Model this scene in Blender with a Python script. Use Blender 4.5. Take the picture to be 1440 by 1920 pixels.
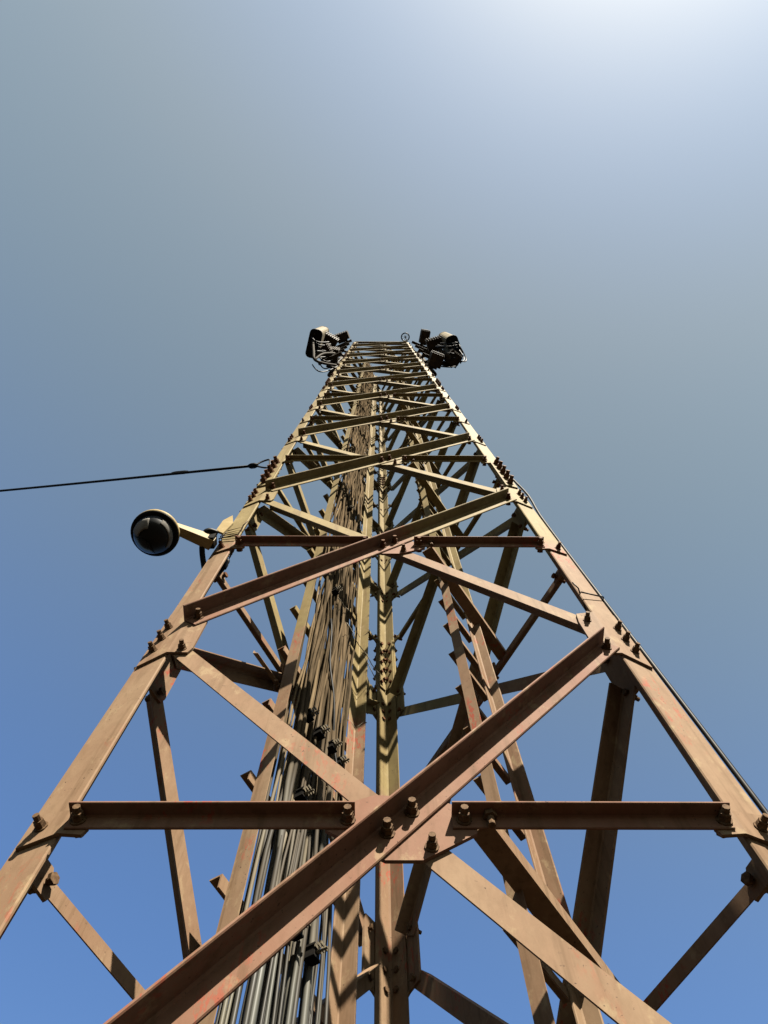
import bpy, math, random
from mathutils import Matrix, Vector
random.seed(7)
for o in list(bpy.data.objects): bpy.data.objects.remove(o)
scene = bpy.context.scene
col = scene.collection
R = math.radians
ZC = 1.5                                   # height of the phone above the ground

# ------------------------------------------------------------------ camera
def make_camera():
    f, pitch, roll, yaw = 1383.3, R(74.201), R(-1.2006), R(1.4455)
    fw = Vector((math.sin(yaw)*math.cos(pitch), math.cos(yaw)*math.cos(pitch), math.sin(pitch)))
    r = Vector((math.cos(yaw), -math.sin(yaw), 0)); u = r.cross(fw)
    r2 = r*math.cos(roll) + u*math.sin(roll); u2 = -r*math.sin(roll) + u*math.cos(roll)
    cd = bpy.data.cameras.new('camera'); c = bpy.data.objects.new('camera', cd); col.objects.link(c)
    m = Matrix((r2, u2, -fw)).transposed().to_4x4()
    m.translation = Vector((-.0477, -1.0041, ZC)); c.matrix_world = m
    cd.sensor_fit = 'VERTICAL'; cd.sensor_height = 36; cd.lens = f/1920*36
    cd.clip_start = .02; cd.clip_end = 3000
    scene.camera = c
make_camera()

# ------------------------------------------------------------------ sky, sun, exposure
SUN_AZ, SUN_EL = R(25), R(53)              # to the right of straight behind the camera
SUN = Vector((math.sin(SUN_AZ)*math.cos(SUN_EL), -math.cos(SUN_AZ)*math.cos(SUN_EL), math.sin(SUN_EL)))
world = bpy.data.worlds.new('World'); scene.world = world; world.use_nodes = True
nt = world.node_tree; N = nt.nodes; L = nt.links
bg = N['Background']; bg.inputs['Strength'].default_value = .05
sky = N.new('ShaderNodeTexSky'); sky.sky_type = 'NISHITA'; sky.sun_disc = False
sky.sun_elevation = SUN_EL; sky.sun_rotation = math.atan2(SUN.x, SUN.y)
sky.altitude = 0; sky.air_density = 1.0; sky.dust_density = .70; sky.ozone_density = 1.5
# thin coastal haze: the sky greys towards the sun and stays blue away from it
tc = N.new('ShaderNodeTexCoord'); dp = N.new('ShaderNodeVectorMath'); dp.operation = 'DOT_PRODUCT'; dp.inputs[1].default_value = SUN
nv = N.new('ShaderNodeVectorMath'); nv.operation = 'NORMALIZE'; L.new(tc.outputs['Generated'], nv.inputs[0]); L.new(nv.outputs[0], dp.inputs[0])
mr0 = N.new('ShaderNodeMapRange'); mr0.interpolation_type = 'SMOOTHSTEP'; mr0.inputs[1].default_value = .05; mr0.inputs[2].default_value = .75
L.new(dp.outputs['Value'], mr0.inputs[0])
hz = N.new('ShaderNodeMix'); hz.data_type = 'RGBA'; hz.inputs[6].default_value = (.444, .557, .668, 1); hz.inputs[7].default_value = (.710, .618, .425, 1)
L.new(mr0.outputs[0], hz.inputs[0])
ml0 = N.new('ShaderNodeMix'); ml0.data_type = 'RGBA'; ml0.blend_type = 'MULTIPLY'; ml0.inputs[0].default_value = 1
mr1 = N.new('ShaderNodeMapRange'); mr1.interpolation_type = 'SMOOTHSTEP'; mr1.inputs[1].default_value = .80; mr1.inputs[2].default_value = .96
L.new(dp.outputs['Value'], mr1.inputs[0])
hz2 = N.new('ShaderNodeMix'); hz2.data_type = 'RGBA'; hz2.inputs[7].default_value = (.588, .592, .505, 1)
L.new(mr1.outputs[0], hz2.inputs[0]); L.new(hz.outputs[2], hz2.inputs[6])
L.new(sky.outputs[0], ml0.inputs[6]); L.new(hz2.outputs[2], ml0.inputs[7]); L.new(ml0.outputs[2], bg.inputs['Color'])
sd = bpy.data.lights.new('sun', 'SUN'); sd.energy = 5; sd.angle = R(.55); sd.color = (1, .93, .80)
so = bpy.data.objects.new('sun', sd); col.objects.link(so); so.location = SUN*60
so.rotation_euler = SUN.to_track_quat('Z', 'Y').to_euler()
vs = scene.view_settings; vs.view_transform = 'Standard'; vs.look = 'None'; vs.gamma = 1; vs.exposure = 2.7

# ------------------------------------------------------------------ materials
def newmat(name):
    m = bpy.data.materials.new(name); m.use_nodes = True
    n = m.node_tree.nodes; b = n['Principled BSDF']; return m, n, m.node_tree.links, b
def noise(n, l, scale, detail=4, rough=.55, stretch=None):
    g = n.new('ShaderNodeNewGeometry'); t = n.new('ShaderNodeTexNoise')
    t.inputs['Scale'].default_value = scale; t.inputs['Detail'].default_value = detail; t.inputs['Roughness'].default_value = rough
    if stretch:
        mp = n.new('ShaderNodeMapping'); mp.inputs['Scale'].default_value = stretch
        l.new(g.outputs['Position'], mp.inputs[0]); l.new(mp.outputs[0], t.inputs['Vector'])
    else: l.new(g.outputs['Position'], t.inputs['Vector'])
    return t.outputs[0]
def ramp(n, l, src, a, b):
    r = n.new('ShaderNodeMapRange'); r.inputs[1].default_value = a; r.inputs[2].default_value = b
    l.new(src, r.inputs[0]); return r.outputs[0]
def mix(n, l, fac, a, b, mode='MIX'):
    m = n.new('ShaderNodeMix'); m.data_type = 'RGBA'; m.blend_type = mode
    for i, v in ((0, fac), (6, a), (7, b)):
        if isinstance(v, (int, float)): m.inputs[i].default_value = v
        elif isinstance(v, tuple): m.inputs[i].default_value = (*v, 1)
        else: l.new(v, m.inputs[i])
    return m.outputs[2]
def math_(n, l, op, a, b=0.0):
    m = n.new('ShaderNodeMath'); m.operation = op; m.use_clamp = False
    for i, v in enumerate((a, b)):
        if isinstance(v, (int, float)): m.inputs[i].default_value = v
        else: l.new(v, m.inputs[i])
    return m.outputs[0]
def bump(n, l, b, src, strength, dist=.002):
    bp = n.new('ShaderNodeBump'); bp.inputs['Strength'].default_value = strength; bp.inputs['Distance'].default_value = dist
    l.new(src, bp.inputs['Height']); l.new(bp.outputs[0], b.inputs['Normal'])

def paint_material(name, redness):
    """aviation paint, red in the lowest section and cream above, under a coat of tan dust, chipped and scraped"""
    m, n, l, b = newmat(name)
    g = n.new('ShaderNodeNewGeometry'); sx = n.new('ShaderNodeSeparateXYZ'); l.new(g.outputs['Position'], sx.inputs[0])
    wob = noise(n, l, 9, 3)
    zz = math_(n, l, 'ADD', sx.outputs[2], math_(n, l, 'MULTIPLY', wob, .10))
    red = ramp(n, l, zz, ZC+3.17, ZC+3.05)                       # 1 below the band edge
    dust1 = noise(n, l, 4.5, 6, .62, (1, 1, .45)); dust2 = noise(n, l, 42, 6, .7, (1, 1, .5)); run = noise(n, l, 34, 4, .6, (1, 1, .05))
    cream = mix(n, l, ramp(n, l, dust1, .33, .70), (.114, .088, .039), (.076, .054, .022))
    dusty = mix(n, l, ramp(n, l, dust1, .33, .70), (.116, .083, .049), (.086, .055, .032))
    reddy = mix(n, l, ramp(n, l, dust1, .36, .64), (.094, .051, .036), (.082, .033, .022))
    redp = mix(n, l, redness, dusty, reddy)
    base = mix(n, l, red, cream, redp)
    base = mix(n, l, math_(n, l, 'MULTIPLY', ramp(n, l, dust2, .45, .70), .28), base, (.046, .029, .015))   # grime
    base = mix(n, l, math_(n, l, 'MULTIPLY', ramp(n, l, run, .53, .66), .45), base, (.044, .026, .013))     # runs
    pale = noise(n, l, 17, 5, .7, (1, 1, .6))
    base = mix(n, l, math_(n, l, 'MULTIPLY', ramp(n, l, pale, .57, .66), .42), base, (.150, .115, .066))    # thick dust
    # chips and scrapes with hard edges: bright red coat below, dark steel anywhere
    sc = noise(n, l, 2.6, 2, .5); sc2 = noise(n, l, 60, 6, .75, (1, 1, .35))
    s = math_(n, l, 'MULTIPLY', ramp(n, l, sc, .545, .63), ramp(n, l, sc2, .535, .575))
    base = mix(n, l, math_(n, l, 'MULTIPLY', math_(n, l, 'MULTIPLY', s, red), .78), base, (.135, .024, .014))
    chip = noise(n, l, 120, 3, .6); chm = noise(n, l, 6, 2, .5)
    base = mix(n, l, math_(n, l, 'MULTIPLY', ramp(n, l, chip, .665, .685), ramp(n, l, chm, .46, .60)), base, (.022, .013, .009))
    l.new(base, b.inputs['Base Color']); b.inputs['Roughness'].default_value = .72
    b.inputs['Specular IOR Level'].default_value = .03
    bump(n, l, b, dust2, .35, .0012)
    return m
def plain(name, c1, c2, rough=.6, scale=20, metal=0, spec=.4, stretch=None, bumps=0):
    c1, c2 = tuple(x*.30 for x in c1), tuple(x*.30 for x in c2)
    m, n, l, b = newmat(name); t = noise(n, l, scale, 5, .6, stretch)
    l.new(mix(n, l, ramp(n, l, t, .35, .68), c1, c2), b.inputs['Base Color'])
    b.inputs['Roughness'].default_value = rough; b.inputs['Metallic'].default_value = metal
    b.inputs['Specular IOR Level'].default_value = spec*.05
    if bumps: bump(n, l, b, t, bumps)
    return m
PAINT = paint_material('dusty_tower_paint', .26)
PAINTR = paint_material('red_brace_paint', .75)
PAINTM = paint_material('faded_brace_paint', .34)
BOLT = plain('dusty_bolt', (.11, .063, .036), (.25, .155, .085), .7, 120)
BOLTUP = plain('rusty_bolt', (.13, .05, .022), (.24, .12, .055), .7, 60)
def cable_material(name, clean, dusty, hi):
    m, n, l, b = newmat(name)
    g = n.new('ShaderNodeNewGeometry'); sx = n.new('ShaderNodeSeparateXYZ'); l.new(g.outputs['Position'], sx.inputs[0])
    t = noise(n, l, 5, 5, .65, (3, 3, .5)); w = noise(n, l, 2.2, 2)
    z = math_(n, l, 'ADD', sx.outputs[2], math_(n, l, 'MULTIPLY', w, 1.6))
    k = ramp(n, l, z, ZC+1.7, ZC+3.3)
    d = mix(n, l, ramp(n, l, t, .34, .68), dusty, hi)
    l.new(mix(n, l, k, clean, d), b.inputs['Base Color'])
    r = n.new('ShaderNodeMapRange'); r.inputs[3].default_value = .42; r.inputs[4].default_value = .95; l.new(k, r.inputs[0]); l.new(r.outputs[0], b.inputs['Roughness'])
    q = n.new('ShaderNodeMapRange'); q.inputs[3].default_value = .10; q.inputs[4].default_value = .0; l.new(k, q.inputs[0]); l.new(q.outputs[0], b.inputs['Specular IOR Level'])
    return m
CABLES = [cable_material('cable_black', (.016, .016, .014), (.018, .014, .009), (.058, .042, .026)),
          cable_material('cable_grey', (.038, .040, .035), (.030, .023, .015), (.078, .056, .034)),
          cable_material('cable_dusty', (.052, .050, .038), (.048, .035, .021), (.108, .080, .048))]
BLACK = plain('black_plastic', (.012, .012, .012), (.03, .026, .022), .5, 40)
CLAMPM = plain('clamp_metal', (.22, .19, .14), (.40, .33, .22), .45, 60, .4)
RADOME = plain('radome_cream', (.24, .19, .105), (.31, .25, .145), .75, 6)
CAPDARK = plain('cap_dark', (.014, .013, .012), (.03, .027, .024), .6, 12)
UNIT = plain('radio_unit_grey', (.050, .038, .026), (.110, .082, .054), .7, 12)
GALV = plain('pipe_steel', (.045, .036, .026), (.090, .070, .047), .8, 20)
DOMECREAM = plain('dome_housing_cream', (.50, .38, .19), (.40, .29, .13), .55, 25)
STRING = plain('white_string', (.55, .48, .36), (.65, .58, .45), .7, 40)
WIREBR = plain('tie_wire', (.06, .035, .02), (.16, .10, .05), .6, 80)
ROPE = plain('black_wire_rope', (.010, .010, .010), (.022, .02, .018), .5, 150, bumps=.4)
CONC = plain('concrete', (.26, .25, .23), (.34, .32, .29), .85, 14, bumps=.3)
SOIL = plain('ground_soil', (.045, .038, .030), (.075, .063, .050), .95, 1.7, bumps=.6)
def glass_dome():
    m, n, l, b = newmat('smoked_dome'); b.inputs['Base Color'].default_value = (.006, .006, .006, 1)
    b.inputs['Roughness'].default_value = .40; b.inputs['Specular IOR Level'].default_value = .08; b.inputs['Transmission Weight'].default_value = .0
    b.inputs['IOR'].default_value = 1.45
    return m
SMOKED = glass_dome()
def lens_mat():
    m, n, l, b = newmat('lens_glass'); b.inputs['Base Color'].default_value = (.004, .004, .005, 1); b.inputs['Roughness'].default_value = .22; b.inputs['Specular IOR Level'].default_value = .12
    return m
LENS = lens_mat()

# ------------------------------------------------------------------ helpers
WM = {}
I4 = Matrix.Identity(4)
def link(name, data, parent=None, wm=I4):
    o = bpy.data.objects.new(name, data); col.objects.link(o)
    if parent is not None:
        o.parent = parent; o.matrix_local = WM[parent].inverted() @ wm
    else: o.matrix_world = wm
    WM[o] = wm.copy(); return o
def tag(o, label, cat, group=None):
    o['label'] = label; o['category'] = cat
    if group: o['group'] = group
    return o
def thing(name, loc, label, cat, group=None):
    return tag(link(name, None, None, Matrix.Translation(Vector(loc))), label, cat, group)
def mesh(name, v, f, mat, smooth=False):
    me = bpy.data.meshes.new(name); me.from_pydata([tuple(x) for x in v], [], f); me.materials.append(mat)
    if smooth: me.polygons.foreach_set('use_smooth', [True]*len(me.polygons))
    me.update(); return me
class MB:
    def __init__(s): s.v = []; s.f = []
    def add(s, v, f):
        k = len(s.v); s.v += [Vector(x) for x in v]; s.f += [tuple(i+k for i in q) for q in f]; return s
    def prism(s, poly, d):
        """poly: list of 3-D points (planar), extruded by vector d"""
        n = len(poly); P = [Vector(p) for p in poly]; d = Vector(d)
        nrm = Vector((0, 0, 0))
        for i in range(n): nrm += P[i].cross(P[(i+1) % n])
        if nrm.dot(d) > 0: P.reverse()
        v = P + [p+d for p in P]
        f = [tuple(range(n)), tuple(range(2*n-1, n-1, -1))] + [(i, i+n, (i+1) % n+n, (i+1) % n) for i in range(n)]
        return s.add(v, f)
    def box(s, c, sx, sy, sz, M=None):
        c = Vector(c); v = []
        for dz in (-.5, .5):
            for dx, dy in ((-.5, -.5), (.5, -.5), (.5, .5), (-.5, .5)):
                q = Vector((dx*sx, dy*sy, dz*sz)); v.append(c + (M @ q if M else q))
        return s.add(v, [(3, 2, 1, 0), (4, 5, 6, 7), (0, 1, 5, 4), (1, 2, 6, 5), (2, 3, 7, 6), (3, 0, 4, 7)])
    def angle(s, p0, p1, e1, e2, w1, w2, t):
        """rolled steel angle, heel along p0-p1, flange 1 along e1, flange 2 along e2"""
        p0, p1 = Vector(p0), Vector(p1); e1, e2 = Vector(e1).normalized(), Vector(e2).normalized(); r = t*.7; k = t*.35
        pr = [(0, 0), (w1, 0), (w1, t-k), (w1-k, t), (t+r, t), (t, t+r), (t, w2-k), (t-k, w2), (0, w2)]
        return s.prism([p0+e1*a+e2*b for a, b in pr], p1-p0)
    def tube(s, pts, r, n=6, cap=True):
        P = [Vector(p) for p in pts]; k0 = len(s.v); up = None
        for i, p in enumerate(P):
            t = (P[min(i+1, len(P)-1)]-P[max(i-1, 0)]).normalized()
            if up is None: up = Vector((1, 0, 0)) if abs(t.x) < .9 else Vector((0, 1, 0))
            a = (up - t*up.dot(t)).normalized(); up = a; b = t.cross(a)
            rr = r[i] if isinstance(r, (list, tuple)) else r
            for j in range(n):
                an = 2*math.pi*j/n; s.v.append(p + (a*math.cos(an)+b*math.sin(an))*rr)
        for i in range(len(P)-1):
            for j in range(n):
                s.f.append((k0+i*n+j, k0+i*n+(j+1) % n, k0+(i+1)*n+(j+1) % n, k0+(i+1)*n+j))
        if cap:
            s.f.append(tuple(k0+j for j in range(n-1, -1, -1))); e = k0+(len(P)-1)*n; s.f.append(tuple(e+j for j in range(n)))
        return s
    def lathe(s, prof, c, axis, n=32):
        """prof: (radius, height along axis)"""
        c = Vector(c); ax = Vector(axis).normalized(); a = ax.orthogonal().normalized(); b = ax.cross(a); k0 = len(s.v)
        for r, h in prof:
            for j in range(n):
                an = 2*math.pi*j/n; s.v.append(c + ax*h + (a*math.cos(an)+b*math.sin(an))*r)
        for i in range(len(prof)-1):
            for j in range(n): s.f.append((k0+i*n+j, k0+i*n+(j+1) % n, k0+(i+1)*n+(j+1) % n, k0+(i+1)*n+j))
        return s
    def mesh(s, name, mat, smooth=False): return mesh(name, s.v, s.f, mat, smooth)
    def put(s, name, mat, parent=None, wm=I4, smooth=False): return link(name, s.mesh(name, mat, smooth), parent, wm)
def smooth(P, k=5):
    P = [Vector(p) for p in P]; out = []
    for i in range(len(P)-1):
        a, b, c, d = P[max(i-1, 0)], P[i], P[i+1], P[min(i+2, len(P)-1)]
        for j in range(k):
            t = j/k; out.append(.5*((2*b)+(c-a)*t+(2*a-5*b+4*c-d)*t*t+(3*b-a-3*c+d)*t**3))
    return out+[P[-1]]
def at(x, y, z):
    """a measured point, height counted from the phone"""
    return Vector((x, y, z+ZC))

# ------------------------------------------------------------------ ground and footings
g = MB(); n_ = 24; S = 400
for j in range(n_+1):
    for i in range(n_+1):
        u_, v_ = (i/n_*2-1), (j/n_*2-1); x, y = S*u_*abs(u_), S*v_*abs(v_)
        far = max(0, math.hypot(x, y)-4)
        g.v.append(Vector((x, y, -.02 + .02*math.sin(x*1.3)*math.cos(y*.9)*min(1, far/3))))
for j in range(n_):
    for i in range(n_): k = j*(n_+1)+i; g.f.append((k, k+1, k+n_+2, k+n_+1))
go = g.put('ground', SOIL, smooth=True); go['kind'] = 'structure'

# ------------------------------------------------------------------ the tower
HW = .75                                     # visible half width of a face
FC = HW+.0381                                # corner of the face planes
H = 1.7282                                   # panel height
Y0 = -.011
CEN = Vector((0, Y0 + FC*2*.28868, 0))
NLEV = 11; LO = -1                           # levels from LO to NLEV
ZTOP = 20.32
def F(face, lev=0, extra=I4):
    Rz = Matrix.Translation(CEN) @ Matrix.Rotation(R(120*face), 4, 'Z') @ Matrix.Translation(-CEN)
    return Rz @ Matrix.Translation((0, Y0, ZC+lev*H)) @ extra
# in face coordinates: x along the face, y = 0 the leg's outer surface, -y outwards, z from the phone's height at level 0
tower = thing('lattice_tower', (CEN.x, CEN.y, 0), 'tall three-legged lattice steel tower in dusty tan and faded red paint', 'tower')

# legs: 60 degree bent angle, one mesh each
PL = .085
def dd(a): return Vector((math.cos(R(a)), math.sin(R(a))))
def leg_profile():
    T = .008; k = .003; V = dd(30)*.5176*PL
    q = lambda u, an, off, nn: V + dd(an)*u + dd(nn)*off
    return [q(PL-k, -15, 0, 75), q(.003, -15, 0, 75), q(.003, 75, 0, -15), q(PL-k, 75, 0, -15), q(PL, 75, k, -15), q(PL, 75, T, -15),
            q(T+.007, 75, T, -15), q(T+.007, -15, T, 75), q(PL, -15, T, 75), q(PL, -15, k, 75)]
LEG = leg_profile()
legs = []
for k in range(3):
    mb = MB(); z0_, z1_ = .06, ZC+ZTOP
    nseg = 1; pts = [Vector((-FC+q.x, q.y, z0_-ZC)) for q in LEG]
    mb.prism(pts, (0, 0, z1_-z0_))
    legs.append(mb.put('leg', PAINT, tower, F(k, 0)))
# index of the leg at the left end of face k = k; right end = (k+1)%3

# bolts (nut and threaded end outside, head inside)
def hexa(mb, c, r, y0, y1):
    mb.prism([(c[0]+r*math.cos(R(60*i+15)), y0, c[1]+r*math.sin(R(60*i+15))) for i in range(6)], (0, y1-y0, 0))
def bolt_mesh(name, r, grip, ext, mat, head=True):
    mb = MB(); a, b = 0, -grip-.004
    mb.tube([(0, -grip+.001, 0), (0, -grip-.0025, 0)], r*2.05, 10)
    hexa(mb, (0, 0), r*1.6, -grip-.002, -grip-r*1.6)
    hexa(mb, (0, 0), r*1.5, -grip-r*1.65, -grip-r*2.4)
    mb.tube([(0, .009 if head else 0, 0), (0, -ext, 0)], r, 8)
    if head: hexa(mb, (0, 0), r*1.7, .0085, .0085+r*1.2)
    return mb.mesh(name, mat)
B_MAIN = bolt_mesh('bolt', .0070, .0085, .038, BOLT)
B_UP = bolt_mesh('bolt', .0070, .0085, .038, BOLTUP)
B_DIAG = bolt_mesh('bolt', .0078, .0145, .046, BOLT); B_DIAGU = bolt_mesh('bolt', .0078, .0145, .046, BOLTUP)
B_SPL = bolt_mesh('bolt', .0115, .0100, .058, BOLTUP, False)
bolt_rest = MB(); nbolt = [0]
def add_bolt(me, parent, wm, near):
    if near and nbolt[0] < 296:
        nbolt[0] += 1; link('bolt', me, parent, wm)
    else:
        bolt_rest.add([wm @ v.co for v in me.vertices], [tuple(q.vertices) for q in me.polygons])

# shapes shared by all levels (face coordinates)
TG = .008
XB = .668                                    # the plates are bent here to lie on the leg
def clip(poly, f):
    out = []
    for i in range(len(poly)):
        a, b = poly[i], poly[(i+1) % len(poly)]; fa, fb = f(a), f(b)
        if fa >= 0: out.append(a)
        if fa*fb < 0: t = fa/(fa-fb); out.append((a[0]+(b[0]-a[0])*t, a[1]+(b[1]-a[1])*t))
    return out
def plate(poly, t=TG):
    if max(abs(a) for a, b in poly) < XB: return MB().prism([(a, 0, b) for a, b in poly], (0, -t, 0))
    inner = clip(poly, lambda p: XB-abs(p[0])); outer = clip(poly, lambda p: abs(p[0])-XB)
    up = lambda p: (p[0], max(0, abs(p[0])-XB)*.268-.0005, p[1])
    sg = 1 if poly[0][0] > 0 else -1
    mb = MB().prism([up(p) for p in inner], (0, -t, 0))
    return mb.prism([up(p) for p in outer], (0, -t, 0))
def onleg(sgn, x, z):                        # bolt frame on the bent part
    return Matrix.Translation((sgn*x, max(0, x-XB)*.268, z)) @ Matrix.Rotation(R(15*sgn), 4, 'Z')
ZA = 1.224; SL = 1.214; wA = .058; ca = math.cos(math.atan(SL)); sa = math.sin(math.atan(SL))
dA = Vector((ca, 0, sa)); pA = Vector((-sa, 0, ca)); pB = Vector((sa, 0, ca)); dB = Vector((ca, 0, -sa))
def lineA(x): return Vector((x, 0, ZA+SL*x))
def lineB(x): return Vector((x, 0, ZA-SL*x))
yo = Vector((0, -TG-.0005, 0))
mA = MB().angle(lineA(-.648)+pA*.03+yo, lineA(.648)+pA*.03+yo, -pA, (0, -1, 0), wA, .056, .006).mesh('diagonal_brace', PAINTR)
mB = MB().angle(lineB(-.640)+pB*.03+Vector((0, .0005, 0)), lineB(.640)+pB*.03+Vector((0, .0005, 0)), -pB, (0, 1, 0), wA, .056, .006).mesh('diagonal_brace', PAINT)
zH = 1.251
mH1 = MB().angle((-.655, yo.y, zH), (-.092, yo.y, zH), (0, 0, -1), (0, -1, 0), .038, .036, .005).mesh('horizontal_brace', PAINTR)
mH2 = MB().angle((.100, yo.y, zH), (.650, yo.y, zH), (0, 0, -1), (0, -1, 0), .038, .036, .005).mesh('horizontal_brace', PAINTR)
gC = plate([(-.034, 1.131), (.036, 1.131), (.145, 1.203), (.150, 1.258), (.075, 1.305), (-.055, 1.318), (-.150, 1.272), (-.150, 1.212)]).mesh('gusset_plate', PAINTR)
zn = ZA + H/2
gNp = [(-.741, zn-.172), (-.668, zn-.118), (-.606, zn-.120), (-.598, zn-.09), (-.598, zn+.10), (-.606, zn+.165), (-.645, zn+.175), (-.741, zn+.195)]
gN = plate(gNp).mesh('gusset_plate', PAINT); gNr = plate([(-a, b) for a, b in gNp]).mesh('gusset_plate', PAINT)
gHp = [(-.738, 1.182), (-.664, 1.202), (-.618, 1.198), (-.611, 1.218), (-.640, 1.266), (-.738, 1.277)]
gH = plate(gHp).mesh('gusset_plate', PAINT); gHr = plate([(-a, b) for a, b in gHp]).mesh('gusset_plate', PAINT)
def repaint(me, mat):
    c = me.copy(); c.materials.clear(); c.materials.append(mat); return c
mAs, mH1s, mH2s, gCs = (repaint(m_, PAINTM) for m_ in (mA, mH1, mH2, gC))
T_ = Matrix.Translation
rj = random.Random(4)
def jig(z):                                  # no two members hang quite alike
    return T_((rj.uniform(-.002, .002), 0, z)) @ Matrix.Rotation(R(rj.uniform(-.22, .22)), 4, 'Y') @ T_((0, 0, -z))
for face in range(3):
    for lev in range(LO, NLEV+1):
        W_ = F(face, lev); top = (lev == NLEV)
        near = lev <= (5 if face == 0 else 2)
        up = lev >= 1
        a_, h1_, h2_, c_ = (mA, mH1, mH2, gC) if face == 0 else (mAs, mH1s, mH2s, gCs)
        bm, bd = (B_UP, B_DIAGU) if up else (B_MAIN, B_DIAG)
        if not top:
            if lev*H + lineA(-.63).z > -1.4:
                link('diagonal_brace', a_, tower, W_ @ jig(ZA)); link('diagonal_brace', mB, tower, W_ @ jig(ZA))
            g_ = link('gusset_plate', c_, tower, W_)
            for x, z in ((-.030, ZA-.030), (.020, ZA+.030)): add_bolt(bd, g_, W_ @ T_((x, 0, z)), near)
            for x, z in ((.054, ZA-.060),): add_bolt(bm, g_, W_ @ T_((x, 0, z)), near)
            for x in (-.107, .122): add_bolt(bd, g_, W_ @ T_((x, 0, 1.232)), near)
            link('horizontal_brace', h1_, tower, W_ @ jig(zH)); link('horizontal_brace', h2_, tower, W_ @ jig(zH))
            for sgn, me in ((-1, gH), (1, gHr)):
                g_ = link('gusset_plate', me, tower, W_)
                add_bolt(bm, g_, W_ @ onleg(sgn, .708, 1.232), near); add_bolt(bd, g_, W_ @ T_((sgn*.636, 0, 1.232)), near)
            if lev < NLEV-1 or True:
                for sgn, me in ((-1, gN), (1, gNr)):
                    if lev*H+zn+.2 > ZTOP: continue
                    g_ = link('gusset_plate', me, tower, W_)
                    for x, dz in ((.716, -.085), (.712, -.008), (.712, .072)): add_bolt(bm, g_, W_ @ onleg(sgn, x, zn+dz), near)
                    add_bolt(bd if sgn > 0 else bm, g_, W_ @ T_((sgn*.628, 0, zn-.098)), near)
                    add_bolt(bd if sgn < 0 else bm, g_, W_ @ T_((sgn*.628, 0, zn+.112)), near)
# top frame: one angle across each face
mT = MB().angle((-.70, -.009, ZTOP-.03), (.70, -.009, ZTOP-.03), (0, 0, -1), (0, 1, 0), .055, .05, .006).mesh('top_brace', PAINT)
for face in range(3): link('top_brace', mT, tower, F(face, 0))
# a flat mast plate where the red section ends is not built: the colour change is paint

# leg splices (every third panel)
def splice(k, zb):
    W_ = F(k, 0); V = Vector((-FC, 0, 0)) + (dd(30)*.5176*PL).to_3d(); up_ = Vector((0, 0, 1)); t = .009
    for an, nn in ((-15, -105), (75, 165)):
        u_ = dd(an).to_3d(); n_ = dd(nn).to_3d()
        a, b = V+u_*.012+n_*.0005, V+u_*.083+n_*.0005
        po = MB().prism([a+up_*zb, b+up_*zb, b+up_*(zb+.66), a+up_*(zb+.66)], n_*t).put('splice_plate', PAINT, legs[k], W_)
        a, b = V+u_*.020-n_*.0085, V+u_*.080-n_*.0085
        pi = MB().prism([a+up_*zb, b+up_*zb, b+up_*(zb+.62), a+up_*(zb+.62)], n_*-t).put('splice_plate', PAINT, legs[k], W_)
        fr = Matrix((u_, -n_, up_)).transposed().to_4x4()
        if an != -15: fr = Matrix((-u_, -n_, up_)).transposed().to_4x4()
        for i in range(5): add_bolt(B_SPL, po, W_ @ T_(V+u_*.050+up_*(zb+.065+i*.132)) @ fr, zb < 12)
        for i in range(9):
            c = V + u_*(.036 if i % 2 else .062) - n_*(.0085+t) + up_*(zb+.05+i*.065)
            hb = MB().prism([c + (u_*math.cos(R(60*j))+up_*math.sin(R(60*j)))*.0115 for j in range(6)], n_*-.015)
            if k == 2 and zb < 12: hb.put('bolt_head', BOLTUP, pi, W_)
            else: bolt_rest.add([W_ @ v for v in hb.v], hb.f)
for zb in (4.06, 4.06+3*H, 4.06+6*H):
    for k in range(3): splice(k, zb)
if bolt_rest.v:
    br = bolt_rest.put('bolt_heads', BOLTUP, tower); br['kind'] = 'stuff'

# inner tie from the front face to the right face at every level
p0, p1 = Vector((.150, .012, 0)), Vector((.497, .497, 0)); dP = (p1-p0).normalized(); nP = Vector((dP.y, -dP.x, 0))
b0, b1 = Vector((.138, .012, 0)), Vector((.486, .516, 0)); dB_ = (b1-b0).normalized(); nB_ = Vector((dB_.y, -dB_.x, 0))
mP = MB().angle(b0+nB_*.046+Vector((0, 0, 1.238+ZC)), b1+nB_*.046+Vector((0, 0, 1.238+ZC)), -nB_, (0, 0, 1), .048, .045, .006)
mP = mP.mesh('plan_brace', PAINT)
pb = MB(); hexa(pb, (0, 0), .014, 0, -.012); pb.tube([(0, 0, 0), (0, -.034, 0)], .008, 8); pb = pb.mesh('bolt', BOLT)
for lev in range(LO, NLEV):
    o = link('plan_brace', mP, tower, T_((0, 0, lev*H)))
    if lev <= 3: link('bolt', pb, o, T_(at(.174, -.030, 1.2455+lev*H)) @ Matrix.Rotation(R(90), 4, 'X'))

# ------------------------------------------------------------------ footings
for k in range(3):
    c = F(k) @ Vector((-FC+.05, .04, -ZC)); mb = MB()
    mb.prism([(c.x+a*.24, c.y+b*.24, -.05) for a, b in ((-1, -.9), (-.9, -1), (.9, -1), (1, -.9), (1, .9), (.9, 1), (-.9, 1), (-1, .9))], (0, 0, .115))
    tag(mb.put('concrete_footing', CONC), ['square concrete footing under the near left tower leg', 'square concrete footing under the near right tower leg', 'square concrete footing under the far tower leg'][k], 'footing', 'tower leg footings')

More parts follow.
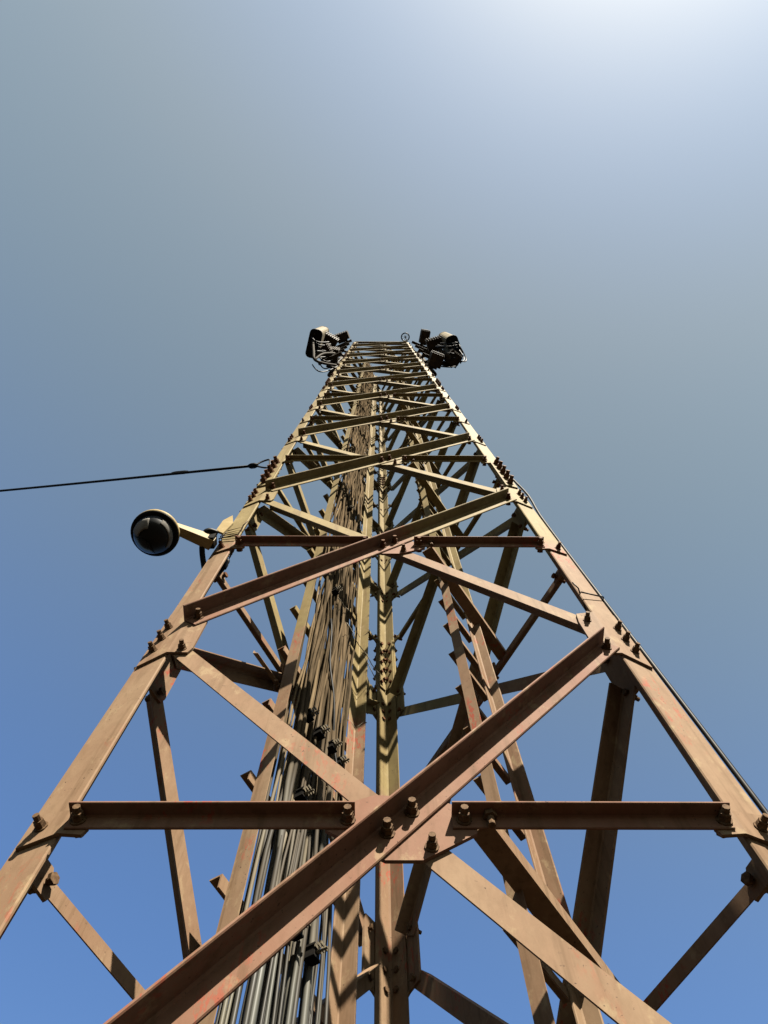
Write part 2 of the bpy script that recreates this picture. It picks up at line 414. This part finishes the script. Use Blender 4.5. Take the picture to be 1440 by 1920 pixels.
# ------------------------------------------------------------------ cable ladder on the inside of the left face, with its cables
s3 = math.sqrt(3)/2
nin = Vector((s3, -.5, 0)); along = Vector((.5, s3, 0))
def LP(t, ins, z):                           # t metres along the left face from the left leg, ins metres inwards
    return Vector((-HW, 0, 0)) + along*t + nin*ins + Vector((0, 0, z+ZC))
T1, T2 = .530, 1.072
cl = thing('cable_ladder', LP((T1+T2)/2, .07, -ZC), 'wide steel cable ladder climbing inside the left face of the tower', 'cable ladder')
ZL0, ZL1 = -1.35, 20.1
MB().angle(LP(T1, .065, ZL0), LP(T1, .065, ZL1), nin, along, .056, .04, .005).put('rail', PAINT, cl)
MB().angle(LP(T2, .065, ZL0), LP(T2, .065, ZL1), nin, -along, .060, .056, .005).put('rail', PAINT, cl)
mr = MB().angle(LP(T1-.030, .064, 0), LP(T2+.03, .064, 0), (0, 0, -1), -nin, .045, .04, .005).mesh('rung', PAINT)
rz = []
z = -1.05
while z < 19.9: rz.append(z); z += .436
for z in rz: link('rung', mr, cl, T_((0, 0, z)))
# short stay bar that sticks out beside the ladder
st = MB().angle(at(-.452, .452, 2.62), at(-.545, .330, 2.66), (0, 0, 1), (1, 0, 0), .022, .02, .004).put('stay_bar', PAINT, cl)
bs = MB(); hexa(bs, (0, 0), .013, 0, -.018); bs.tube([(0, 0, 0), (0, -.04, 0)], .007, 8)
bs.put('bolt', BOLT, st, T_(at(-.447, .455, 2.60)))

random.seed(21)
NC = 62
lanes = []
for i in range(NC):
    u_ = (i+.5)/NC
    lay = (i*5) % 4
    r = random.choice([.004, .005, .0055, .0065, .0075, .009]) if u_ < .75 else random.choice([.004, .005, .0065])
    lanes.append((T1+.045+(T2-T1-.215)*u_+random.uniform(-.008, .008), .084+lay*.019+random.uniform(0, .006), r))
for i, (t0, ins0, r) in enumerate(lanes):
    pts = []; z = ZL0-.1; ph = random.uniform(0, 6.28); drift = random.uniform(-.05, .05); ztop = 19.4+random.uniform(-.7, .6)
    ph2 = random.uniform(0, 6.28)
    while z < ztop:
        k = min(1, .30+max(0, (z-1.2)/3.0)); k2 = min(1, max(0, (z-5)/8))
        sq = 1-.10*k2
        tt = T1+.03 + (t0-T1-.03)*sq
        t_ = tt + k*(.013*math.sin(z*2.1+ph)+(.009*math.sin(z*5.3+ph2)+.004*math.sin(z*9+ph))*(1-.8*k2)) + drift*k*math.sin(z*.75+ph2)*1.3
        t_ = min(T2-.115, max(T1+.02, t_))
        pts.append(LP(t_, ins0 + k*(.012*math.sin(z*1.7+ph2)+.006*math.sin(z*6+ph)*(1-k2)), z)); z += .15 if z < 8 else .2
    m_ = CABLES[2] if i % 4 == 1 else CABLES[(i*7+i//3) % 2]
    tag(MB().tube(pts, r, 7).put('feeder_cable', m_, None, I4, True), 'long dusty feeder cable running up the bundle on the cable ladder', 'cable', 'feeder cables bundled on the cable ladder')
# one loose black line crossing the bundle
pts = [LP(T1+.13+.20*(i/16)**1.3, .160+.006*math.sin(i*.9), 3.35-1.15*i/16) for i in range(17)]
tag(MB().tube(pts, .005, 6).put('loose_cable', BLACK, None, I4, True), 'thin loose black cable slanting across the front of the cable bundle', 'cable')

# cable clamps on the rungs
def clamp_mesh():
    mb = MB(); mb.box((0, 0, 0), .026, .032, .034)
    for dz in (-.016, .016): mb.box((0, -.004, dz), .034, .028, .006)
    return mb.mesh('clamp', BLACK)
def stud_mesh():
    mb = MB(); mb.tube([(0, .01, 0), (0, -.048, 0)], .0035, 6)
    for k in range(3):
        mb.box((-.009, -.018-.009*k, .010), .013, .0035, .009); mb.box((.009, -.018-.009*k, .010), .013, .0035, .009)
    hexa(mb, (0, 0), .007, -.017, -.025); return mb.mesh('clamp_stud', CLAMPM)
CM, SM_ = clamp_mesh(), stud_mesh()
Mrot = Matrix((along, -nin, Vector((0, 0, 1)))).transposed().to_4x4()
random.seed(5)
for j, z in enumerate(rz):
    if z < .6 or z > 5.5: continue
    n = (4, 0, 3, 1)[j % 4] if z < 3 else (j % 2)
    for q in range(n):
        t_ = T1+.055+.26*(q+random.uniform(.1, .9))/n
        wm = T_(LP(t_, .150+random.uniform(0, .014), z-.02-random.uniform(0, .05))) @ Mrot
        o = link('clamp', CM, cl, wm)
        link('clamp_stud', SM_, o, wm)

# pale strings and ties on the bundle and rail
def loop(pts, r, mat, name, label, cat, group=None, n=5):
    return tag(MB().tube(pts, r, n).put(name, mat, None, I4, True), label, cat, group)
loop([LP(T1+.24+.33*i/10, .176+.004*math.sin(i*1.3), 3.50-.05*math.sin(math.pi*i/10)*.4) for i in range(11)], .0022, STRING, 'string', 'pale string tied level across the cable bundle to the ladder rail', 'string')
loop([LP(T1+.40+.19*i/10, .174, 3.45-.09*(i/10)**1.5) for i in range(11)], .0020, STRING, 'string', 'pale string drooping from the cable bundle over the ladder rail', 'string')
loop([LP(T1+.14+.12*i/8, .176, 3.62+.06*i/8+.01*math.sin(i)) for i in range(9)], .0022, STRING, 'string', 'short pale string slanting round the upper cable bundle', 'string')
def rail_tie(zt, mat, label):
    pts = [LP(T2-.052, .068, zt), LP(T2-.002, .071, zt-.004), LP(T2-.006, .124, zt+.006), LP(T2+.004, .127, zt+.01), LP(T2+.004, .062, zt+.004), LP(T2-.055, .060, zt+.006), LP(T2-.052, .068, zt)]
    loop(pts, .0028, mat, 'wire_tie', label, 'wire tie', 'wire ties on the ladder rail')
rail_tie(3.02, STRING, 'pale wire tie round the cable ladder rail where tan turns to pink')
rail_tie(3.98, WIREBR, 'brown wire tie high on the cable ladder rail beside the bundle')

# ------------------------------------------------------------------ climbing ladder beside the inner ties
q0 = p0 - nP*.035
def CPt(t, z): return q0 + dP*t + Vector((0, 0, z+ZC))
C1, C2 = .165, .408
ld = thing('climbing_ladder', CPt((C1+C2)/2, -ZC), 'narrow steel climbing ladder with angle rails inside the right of the tower', 'ladder')
MB().angle(CPt(C1, ZL0), CPt(C1, 20.2), dP, nP, .036, .036, .005).put('rail', PAINT, ld)
MB().angle(CPt(C2, ZL0), CPt(C2, 20.2), nP, -dP, .042, .036, .005).put('rail', PAINT, ld)
mrg = MB().angle(CPt(C1+.006, 0)-nP*.001, CPt(C2-.006, 0)-nP*.001, (0, 0, -1), -nP, .026, .026, .004).mesh('rung', PAINT)
z = -1.2
while z < 20: link('rung', mrg, ld, T_((0, 0, z))); z += .238
random.seed(3)
for q in range(4):
    pts = []
    for k in range(64):
        z = 3.6+.25*k; pts.append(CPt(C1+.07+.05*q+.012*math.sin(z*1.3+q), z) - nP*(.04+.006*math.sin(z*2.3+q*2)))
    loop(pts, .009+.002*(q % 2), CABLES[q % 3], 'ladder_cable', 'dusty cable running up behind the climbing ladder rungs', 'cable', 'cables behind the climbing ladder', 6)

# ------------------------------------------------------------------ cable down the outer edge of the right leg
pts = []
for k in range(44):
    z = 4.75-.135*k; out = .004+.005*math.sin(z*1.1)**2
    if z > 3.5: out = .004+.022*math.exp(-((z-3.95)/.30)**2)
    pts.append(at(HW+out, .012, z))
loop(pts, .0065, BLACK, 'leg_cable', 'black cable running down the outer edge of the right tower leg', 'cable', None, 8)
def leg_tie(sgn, z, n, mat, r, name, label, cat):
    cs = [(.664, -.030), (.756, .002), (.752, .020), (.732, .100), (.716, .098)]
    pts = []; rr = random.Random(int(z*100))
    for i in range(n):
        for j, (x, y) in enumerate(cs):
            pts.append(at(sgn*x, y, z+.034*(i+j/5)+(0.0 if j in (0, 4) else .022)+rr.uniform(-.008, .008)))
    pts.append(at(sgn*.664, -.030, z+.034*n))
    pts.append(at(sgn*.650, -.040, z+.034*n+.03))
    loop(pts, r, mat, name, label, cat, None, 5)
leg_tie(-1, 3.08, 4, WIREBR, .0028, 'tie_wire', 'brown tie wire wound several times round the left leg by the dome camera', 'tie wire')
leg_tie(1, 2.42, 1, BLACK, .0028, 'cable_tie', 'black tie holding the cable to the right tower leg', 'cable tie')

# ------------------------------------------------------------------ wire rope to the left
pE = at(-.715, -.045, 4.40); pS = at(-.815, -.035, 4.47); far = at(-9.0, 1.2, 13.4)
P2 = at(-3.0, .4074, 5.5945)
wr = thing('wire_rope', pE, 'taut black wire rope leaving the left tower leg towards the left', 'wire rope')
dW = (P2-pS)
pts = [pS + dW*(i/14*2.2) + Vector((0, 0, -.05*math.sin(math.pi*i/14))) for i in range(15)]
MB().tube(pts, .0085, 8).put('rope', ROPE, wr, I4, True)
q = [pS, pS+Vector((.03, -.01, .06)), pS+Vector((.075, -.02, .085)), pE+Vector((-.005, -.01, .05)), pE, pE+Vector((-.02, 0, -.035)), pS+Vector((.035, 0, -.035)), pS]
MB().tube(smooth(q), .0055, 6).put('thimble_loop', ROPE, wr, I4, True)
MB().tube([pS+dW.normalized()*d for d in (-.02, .0, .03, .05)], [.010, .018, .018, .010], 8).put('rope_clip', ROPE, wr)
MB().tube([pS+dW.normalized()*d for d in (.55, .58, .66, .69)], [.009, .0125, .0125, .009], 8).put('splice_sleeve', ROPE, wr)

# ------------------------------------------------------------------ dome camera on the left leg
dc = at(-.955, -.103, 2.87)
dm = thing('dome_camera', dc, 'black dome security camera on a cream arm clamped to the left leg', 'security camera')
ax = Vector((.0, .0, 1))
shell = MB().lathe([(.092, -.015), (.0965, -.012), (.0975, -.004), (.0965, .006), (.088, .020), (.068, .034), (.040, .042), (.001, .044)], dc, ax, 40).put('housing', DOMECREAM, dm, I4, True)
MB().lathe([(.0960, -.0125), (.0972, -.017), (.090, -.023), (.076, -.021)], dc, ax, 40).put('rim', BLACK, dm, I4, True)
MB().lathe([(.080, -.018), (.079, -.034), (.073, -.056), (.058, -.078), (.034, -.092), (.014, -.097), (.001, -.098)], dc, ax, 40).put('dome', SMOKED, dm, I4, True)
# moving head proud of the dome: hood, eye and seam
dcol = plain('camera_head_grey', (.22, .205, .18), (.34, .31, .27), .7, 30)
hood = MB()
def dome_patch(mb, th0, th1, ph0, ph1, r0, r1, nn=10):
    """curved shell piece on the dome: th measured from straight down, ph around"""
    k0 = len(mb.v)
    for rr in (r0, r1):
        for i in range(nn+1):
            for j in range(nn+1):
                th = R(th0+(th1-th0)*i/nn); ph = R(ph0+(ph1-ph0)*j/nn)
                mb.v.append(dc+Vector((0, 0, -.026))+Vector((math.sin(th)*math.cos(ph), math.sin(th)*math.sin(ph), -math.cos(th)))*rr)
    s_ = (nn+1)**2
    for i in range(nn):
        for j in range(nn):
            a = k0+i*(nn+1)+j; mb.f.append((a, a+1, a+nn+2, a+nn+1)); mb.f.append((a+s_, a+s_+nn+1, a+s_+nn+2, a+s_+1))
    for i in range(nn):
        for a, b in ((i, i+1), (nn*(nn+1)+i+1, nn*(nn+1)+i), ((i+1)*(nn+1), i*(nn+1)), (i*(nn+1)+nn, (i+1)*(nn+1)+nn)):
            mb.f.append((k0+a, k0+a+s_, k0+b+s_, k0+b))
dome_patch(hood, 34, 70, 195, 268, .076, .081); hood.put('hood', dcol, dm, I4, True)
side = MB(); dome_patch(side, 62, 80, -55, 40, .076, .081); side.put('side_cover', dcol, dm, I4, True)
fp = MB(); dome_patch(fp, 8, 60, 80, 185, .076, .0795); fp.put('window', LENS, dm, I4, True)
# arm
a0 = dc+Vector((.050, -.020, .026)); a1 = at(-.745, -.030, 2.955)
dv = (a1-a0).normalized(); sd_ = Vector((-dv.y, dv.x, 0)).normalized(); upv = dv.cross(sd_)*-1
arm = MB(); v = []
for p_, w_, h_ in ((a0, .017, .016), (a1, .024, .034)):
    for i, j in ((-1, -1), (1, -1), (1, 1), (-1, 1)): v.append(p_+sd_*i*w_+Vector((0, 0, 1))*j*h_)
arm.add(v, [(0, 1, 2, 3), (7, 6, 5, 4), (0, 4, 5, 1), (1, 5, 6, 2), (2, 6, 7, 3), (3, 7, 4, 0)]).put('arm', DOMECREAM, dm)
MB().prism([at(-.704, -.070, 2.97), at(-.742, -.070, 3.01), at(-.742, -.070, 3.16), at(-.715, -.070, 3.24), at(-.690, -.070, 3.12)], (0, .010, 0)).put('bracket_plate', DOMECREAM, dm)
MB().tube(smooth([at(-.735, -.06, 3.0), at(-.775, -.075, 2.98), at(-.785, -.03, 2.93), at(-.772, .03, 2.88), at(-.75, .06, 2.84), at(-.71, .07, 2.88), at(-.69, .05, 2.96)]), .012, 8).put('signal_cable', BLACK, dm, I4, True)
cb = MB(); cb.box(at(-.760, -.040, 2.955), .05, .05, .062); cb.box(at(-.70, .04, 2.90), .04, .04, .05); cb.put('clamp', BLACK, dm)

# ------------------------------------------------------------------ antennas, radios and mounts near the top
def rrect(w, d, r, n=4):
    out = []
    for cx, cy, a0_ in ((w/2-r, d/2-r, 0), (-w/2+r, d/2-r, 90), (-w/2+r, -d/2+r, 180), (w/2-r, -d/2+r, 270)):
        for i in range(n+1):
            a = R(a0_+90*i/n); out.append((cx+r*math.cos(a), cy+r*math.sin(a)))
    return out
def antenna(c, zb, zt, w, d, ang, label):
    t = thing('panel_antenna', at(c[0], c[1], zb), label, 'antenna', 'panel antennas at the tower top')
    M = T_(at(c[0], c[1], 0)) @ Matrix.Rotation(R(ang), 4, 'Z')
    MB().prism([(x, y, zb+.02) for x, y in rrect(d, w, .075)], (0, 0, zt-zb-.02)).put('radome', RADOME, t, M)
    MB().prism([(x, y, zb-.03) for x, y in rrect(d+.02, w+.02, .08)], (0, 0, .06)).put('bottom_cap', CAPDARK, t, M)
    MB().prism([(x, y, zt) for x, y in rrect(d+.01, w+.01, .08)], (0, 0, .04)).put('top_cap', RADOME, t, M)
    for k in range(4):
        MB().tube([(-.03+.05*(k % 2), -w*.33+w*.22*k, zb-.03), (-.03+.05*(k % 2), -w*.33+w*.22*k, zb-.10)], .016, 8).put('connector', GALV, t, M)
    return t
def radio(c, z, sx, sy, sz, ang, label):
    t = thing('radio_unit', at(c[0], c[1], z-sz/2), label, 'radio unit', 'radio units at the tower top')
    M = T_(at(c[0], c[1], z)) @ Matrix.Rotation(R(ang), 4, 'Z')
    MB().box((0, 0, 0), sx, sy, sz).put('body', UNIT, t, M)
    for k in range(7): MB().box((-sx*.42+sx*.14*k, -sy/2-.012, 0), .012, .024, sz*.92).put('cooling_fin', UNIT, t, M)
    MB().box((0, sy/2+.02, 0), sx*.6, .04, sz*.5).put('mount_plate', GALV, t, M)
    return t
# left mount
ml = thing('antenna_mount', at(-1.02, -.10, 13.0), 'dark steel arms and pole carrying the left antenna', 'antenna mount', 'antenna mounts')
MB().tube([at(-1.10, -.15, 12.9), at(-1.10, -.15, 18.6)], .045, 10).put('pole', GALV, ml, I4, True)
MB().tube([at(-.93, .22, 13.2), at(-.93, .22, 18.4)], .04, 10).put('pole', GALV, ml, I4, True)
for z in (13.3, 14.3, 15.4, 16.6, 18.0):
    MB().box(at(-.92, -.06, z), .46, .06, .06, Matrix.Rotation(R(-24), 3, 'Z')).put('arm', GALV, ml)
    MB().box(at(-.84, .12, z+.03), .32, .05, .05, Matrix.Rotation(R(20), 3, 'Z')).put('arm', GALV, ml)
MB().tube(smooth([at(-1.23, -.36, 13.45), at(-1.16, -.20, 12.75), at(-1.12, -.10, 12.45), at(-.98, -.03, 12.6), at(-.8, .03, 12.95)]), .022, 8).put('brace_pipe', GALV, ml, I4, True)
MB().tube(smooth([at(-1.12, -.10, 12.45), at(-1.02, -.16, 13.0), at(-.86, -.13, 13.6)]), .020, 8).put('brace_pipe', GALV, ml, I4, True)
antenna((-1.225, -.30), 13.6, 15.4, .50, .21, 14, 'cream panel antenna with dark end, left of the tower top')
radio((-1.03, -.29), 14.8, .30, .22, .55, 30, 'dark radio unit next to the left antenna')
radio((-.95, -.06), 14.2, .26, .26, .50, 10, 'dark radio unit under the left antenna arms')
radio((-.90, -.27), 17.0, .34, .16, .45, -20, 'dark radio unit with pale edge, highest of the left cluster')
radio((-1.03, -.13), 13.8, .26, .20, .40, 60, 'small dark radio unit low in the left cluster')
# right mount
mr_ = thing('antenna_mount', at(1.0, -.1, 13.0), 'dark steel arms and pole carrying the right antenna', 'antenna mount', 'antenna mounts')
MB().tube([at(1.14, -.12, 12.9), at(1.14, -.12, 18.4)], .045, 10).put('pole', GALV, mr_, I4, True)
MB().tube([at(.93, .20, 13.2), at(.93, .20, 18.4)], .04, 10).put('pole', GALV, mr_, I4, True)
for z in (13.3, 14.6, 16.0, 17.6):
    MB().box(at(.94, -.05, z), .50, .06, .06, Matrix.Rotation(R(22), 3, 'Z')).put('arm', GALV, mr_)
    MB().box(at(.84, .10, z+.03), .32, .05, .05, Matrix.Rotation(R(-20), 3, 'Z')).put('arm', GALV, mr_)
MB().box(at(1.10, -.10, 13.4), .50, .10, .08, Matrix.Rotation(R(4), 3, 'Z')).put('cross_arm', GALV, mr_)
antenna((1.31, -.25), 13.7, 15.5, .40, .20, -22, 'tan panel antenna with dark end, right of the tower top')
radio((1.25, -.07), 13.3, .24, .22, .35, 35, 'rounded dark radio unit hanging below the right antenna')
radio((.93, -.06), 13.1, .22, .22, .45, 20, 'dark box radio unit beside the right leg, lowest of the right cluster')
radio((1.07, -.23), 15.1, .34, .22, .55, -15, 'dark radio unit between the right antenna and the leg')
radio((.98, -.27), 17.3, .20, .28, .50, 10, 'dark radio unit with pale edge, highest of the right cluster')
random.seed(11)
def jumper(a, b, sag, label, i, r=.011):
    a, b = Vector(a), Vector(b); pts = []
    side = Vector((random.uniform(-.12, .12), random.uniform(-.12, .12), 0))
    for k in range(13):
        t = k/12; pts.append(at(*(a.lerp(b, t))) + side*math.sin(math.pi*t) + Vector((0, 0, -sag*math.sin(math.pi*t))))
    tag(MB().tube(pts, r, 6).put('jumper_cable', BLACK, None, I4, True), label, 'cable', 'jumper cables at the ' + ('left' if a.x < 0 else 'right') + ' antenna')
for i in range(9):
    jumper((-1.25+.04*(i % 4), -.42+.06*i, 13.45), (-1.0+.03*i, -.3+.05*i, 14.2+.3*(i % 4)), .5+.08*i, 'black jumper cable looping under the left antenna', i)
    jumper((1.31+.03*(i % 3), -.34+.05*i, 13.55), (1.08-.02*i, -.3+.05*i, 14.0+.35*(i % 4)), .4+.09*i, 'black jumper cable looping under the right antenna', i)
for i in range(3):
    jumper((1.38, -.30+.09*i, 13.6), (1.36, -.05+.02*i, 13.0), .0, 'black jumper cable looping under the right antenna', i)

# ------------------------------------------------------------------ pulley wheel at the top
pc = at(.645, -.135, 20.36); pax = Vector((.1, .12, 1)).normalized()
pw = thing('pulley_wheel', pc, 'small spoked wheel sticking out above the right end of the tower top', 'wheel')
a_ = pax.orthogonal().normalized(); b_ = pax.cross(a_)
MB().tube([pc+(a_*math.cos(2*math.pi*i/28)+b_*math.sin(2*math.pi*i/28))*.105 for i in range(29)], .016, 6, False).put('rim', BLACK, pw, I4, True)
for k in range(4):
    an = math.pi/4*k+.3; d_ = a_*math.cos(an)+b_*math.sin(an); MB().tube([pc-d_*.1, pc+d_*.1], .0045, 5).put('spoke', BLACK, pw)
MB().tube([pc-pax*.03, pc+pax*.03], .022, 8).put('hub', BLACK, pw)
MB().tube([pc, pc+Vector((.03, .07, -.05)), at(.70, .0, 20.2)], .012, 6).put('bracket', CLAMPM, pw)
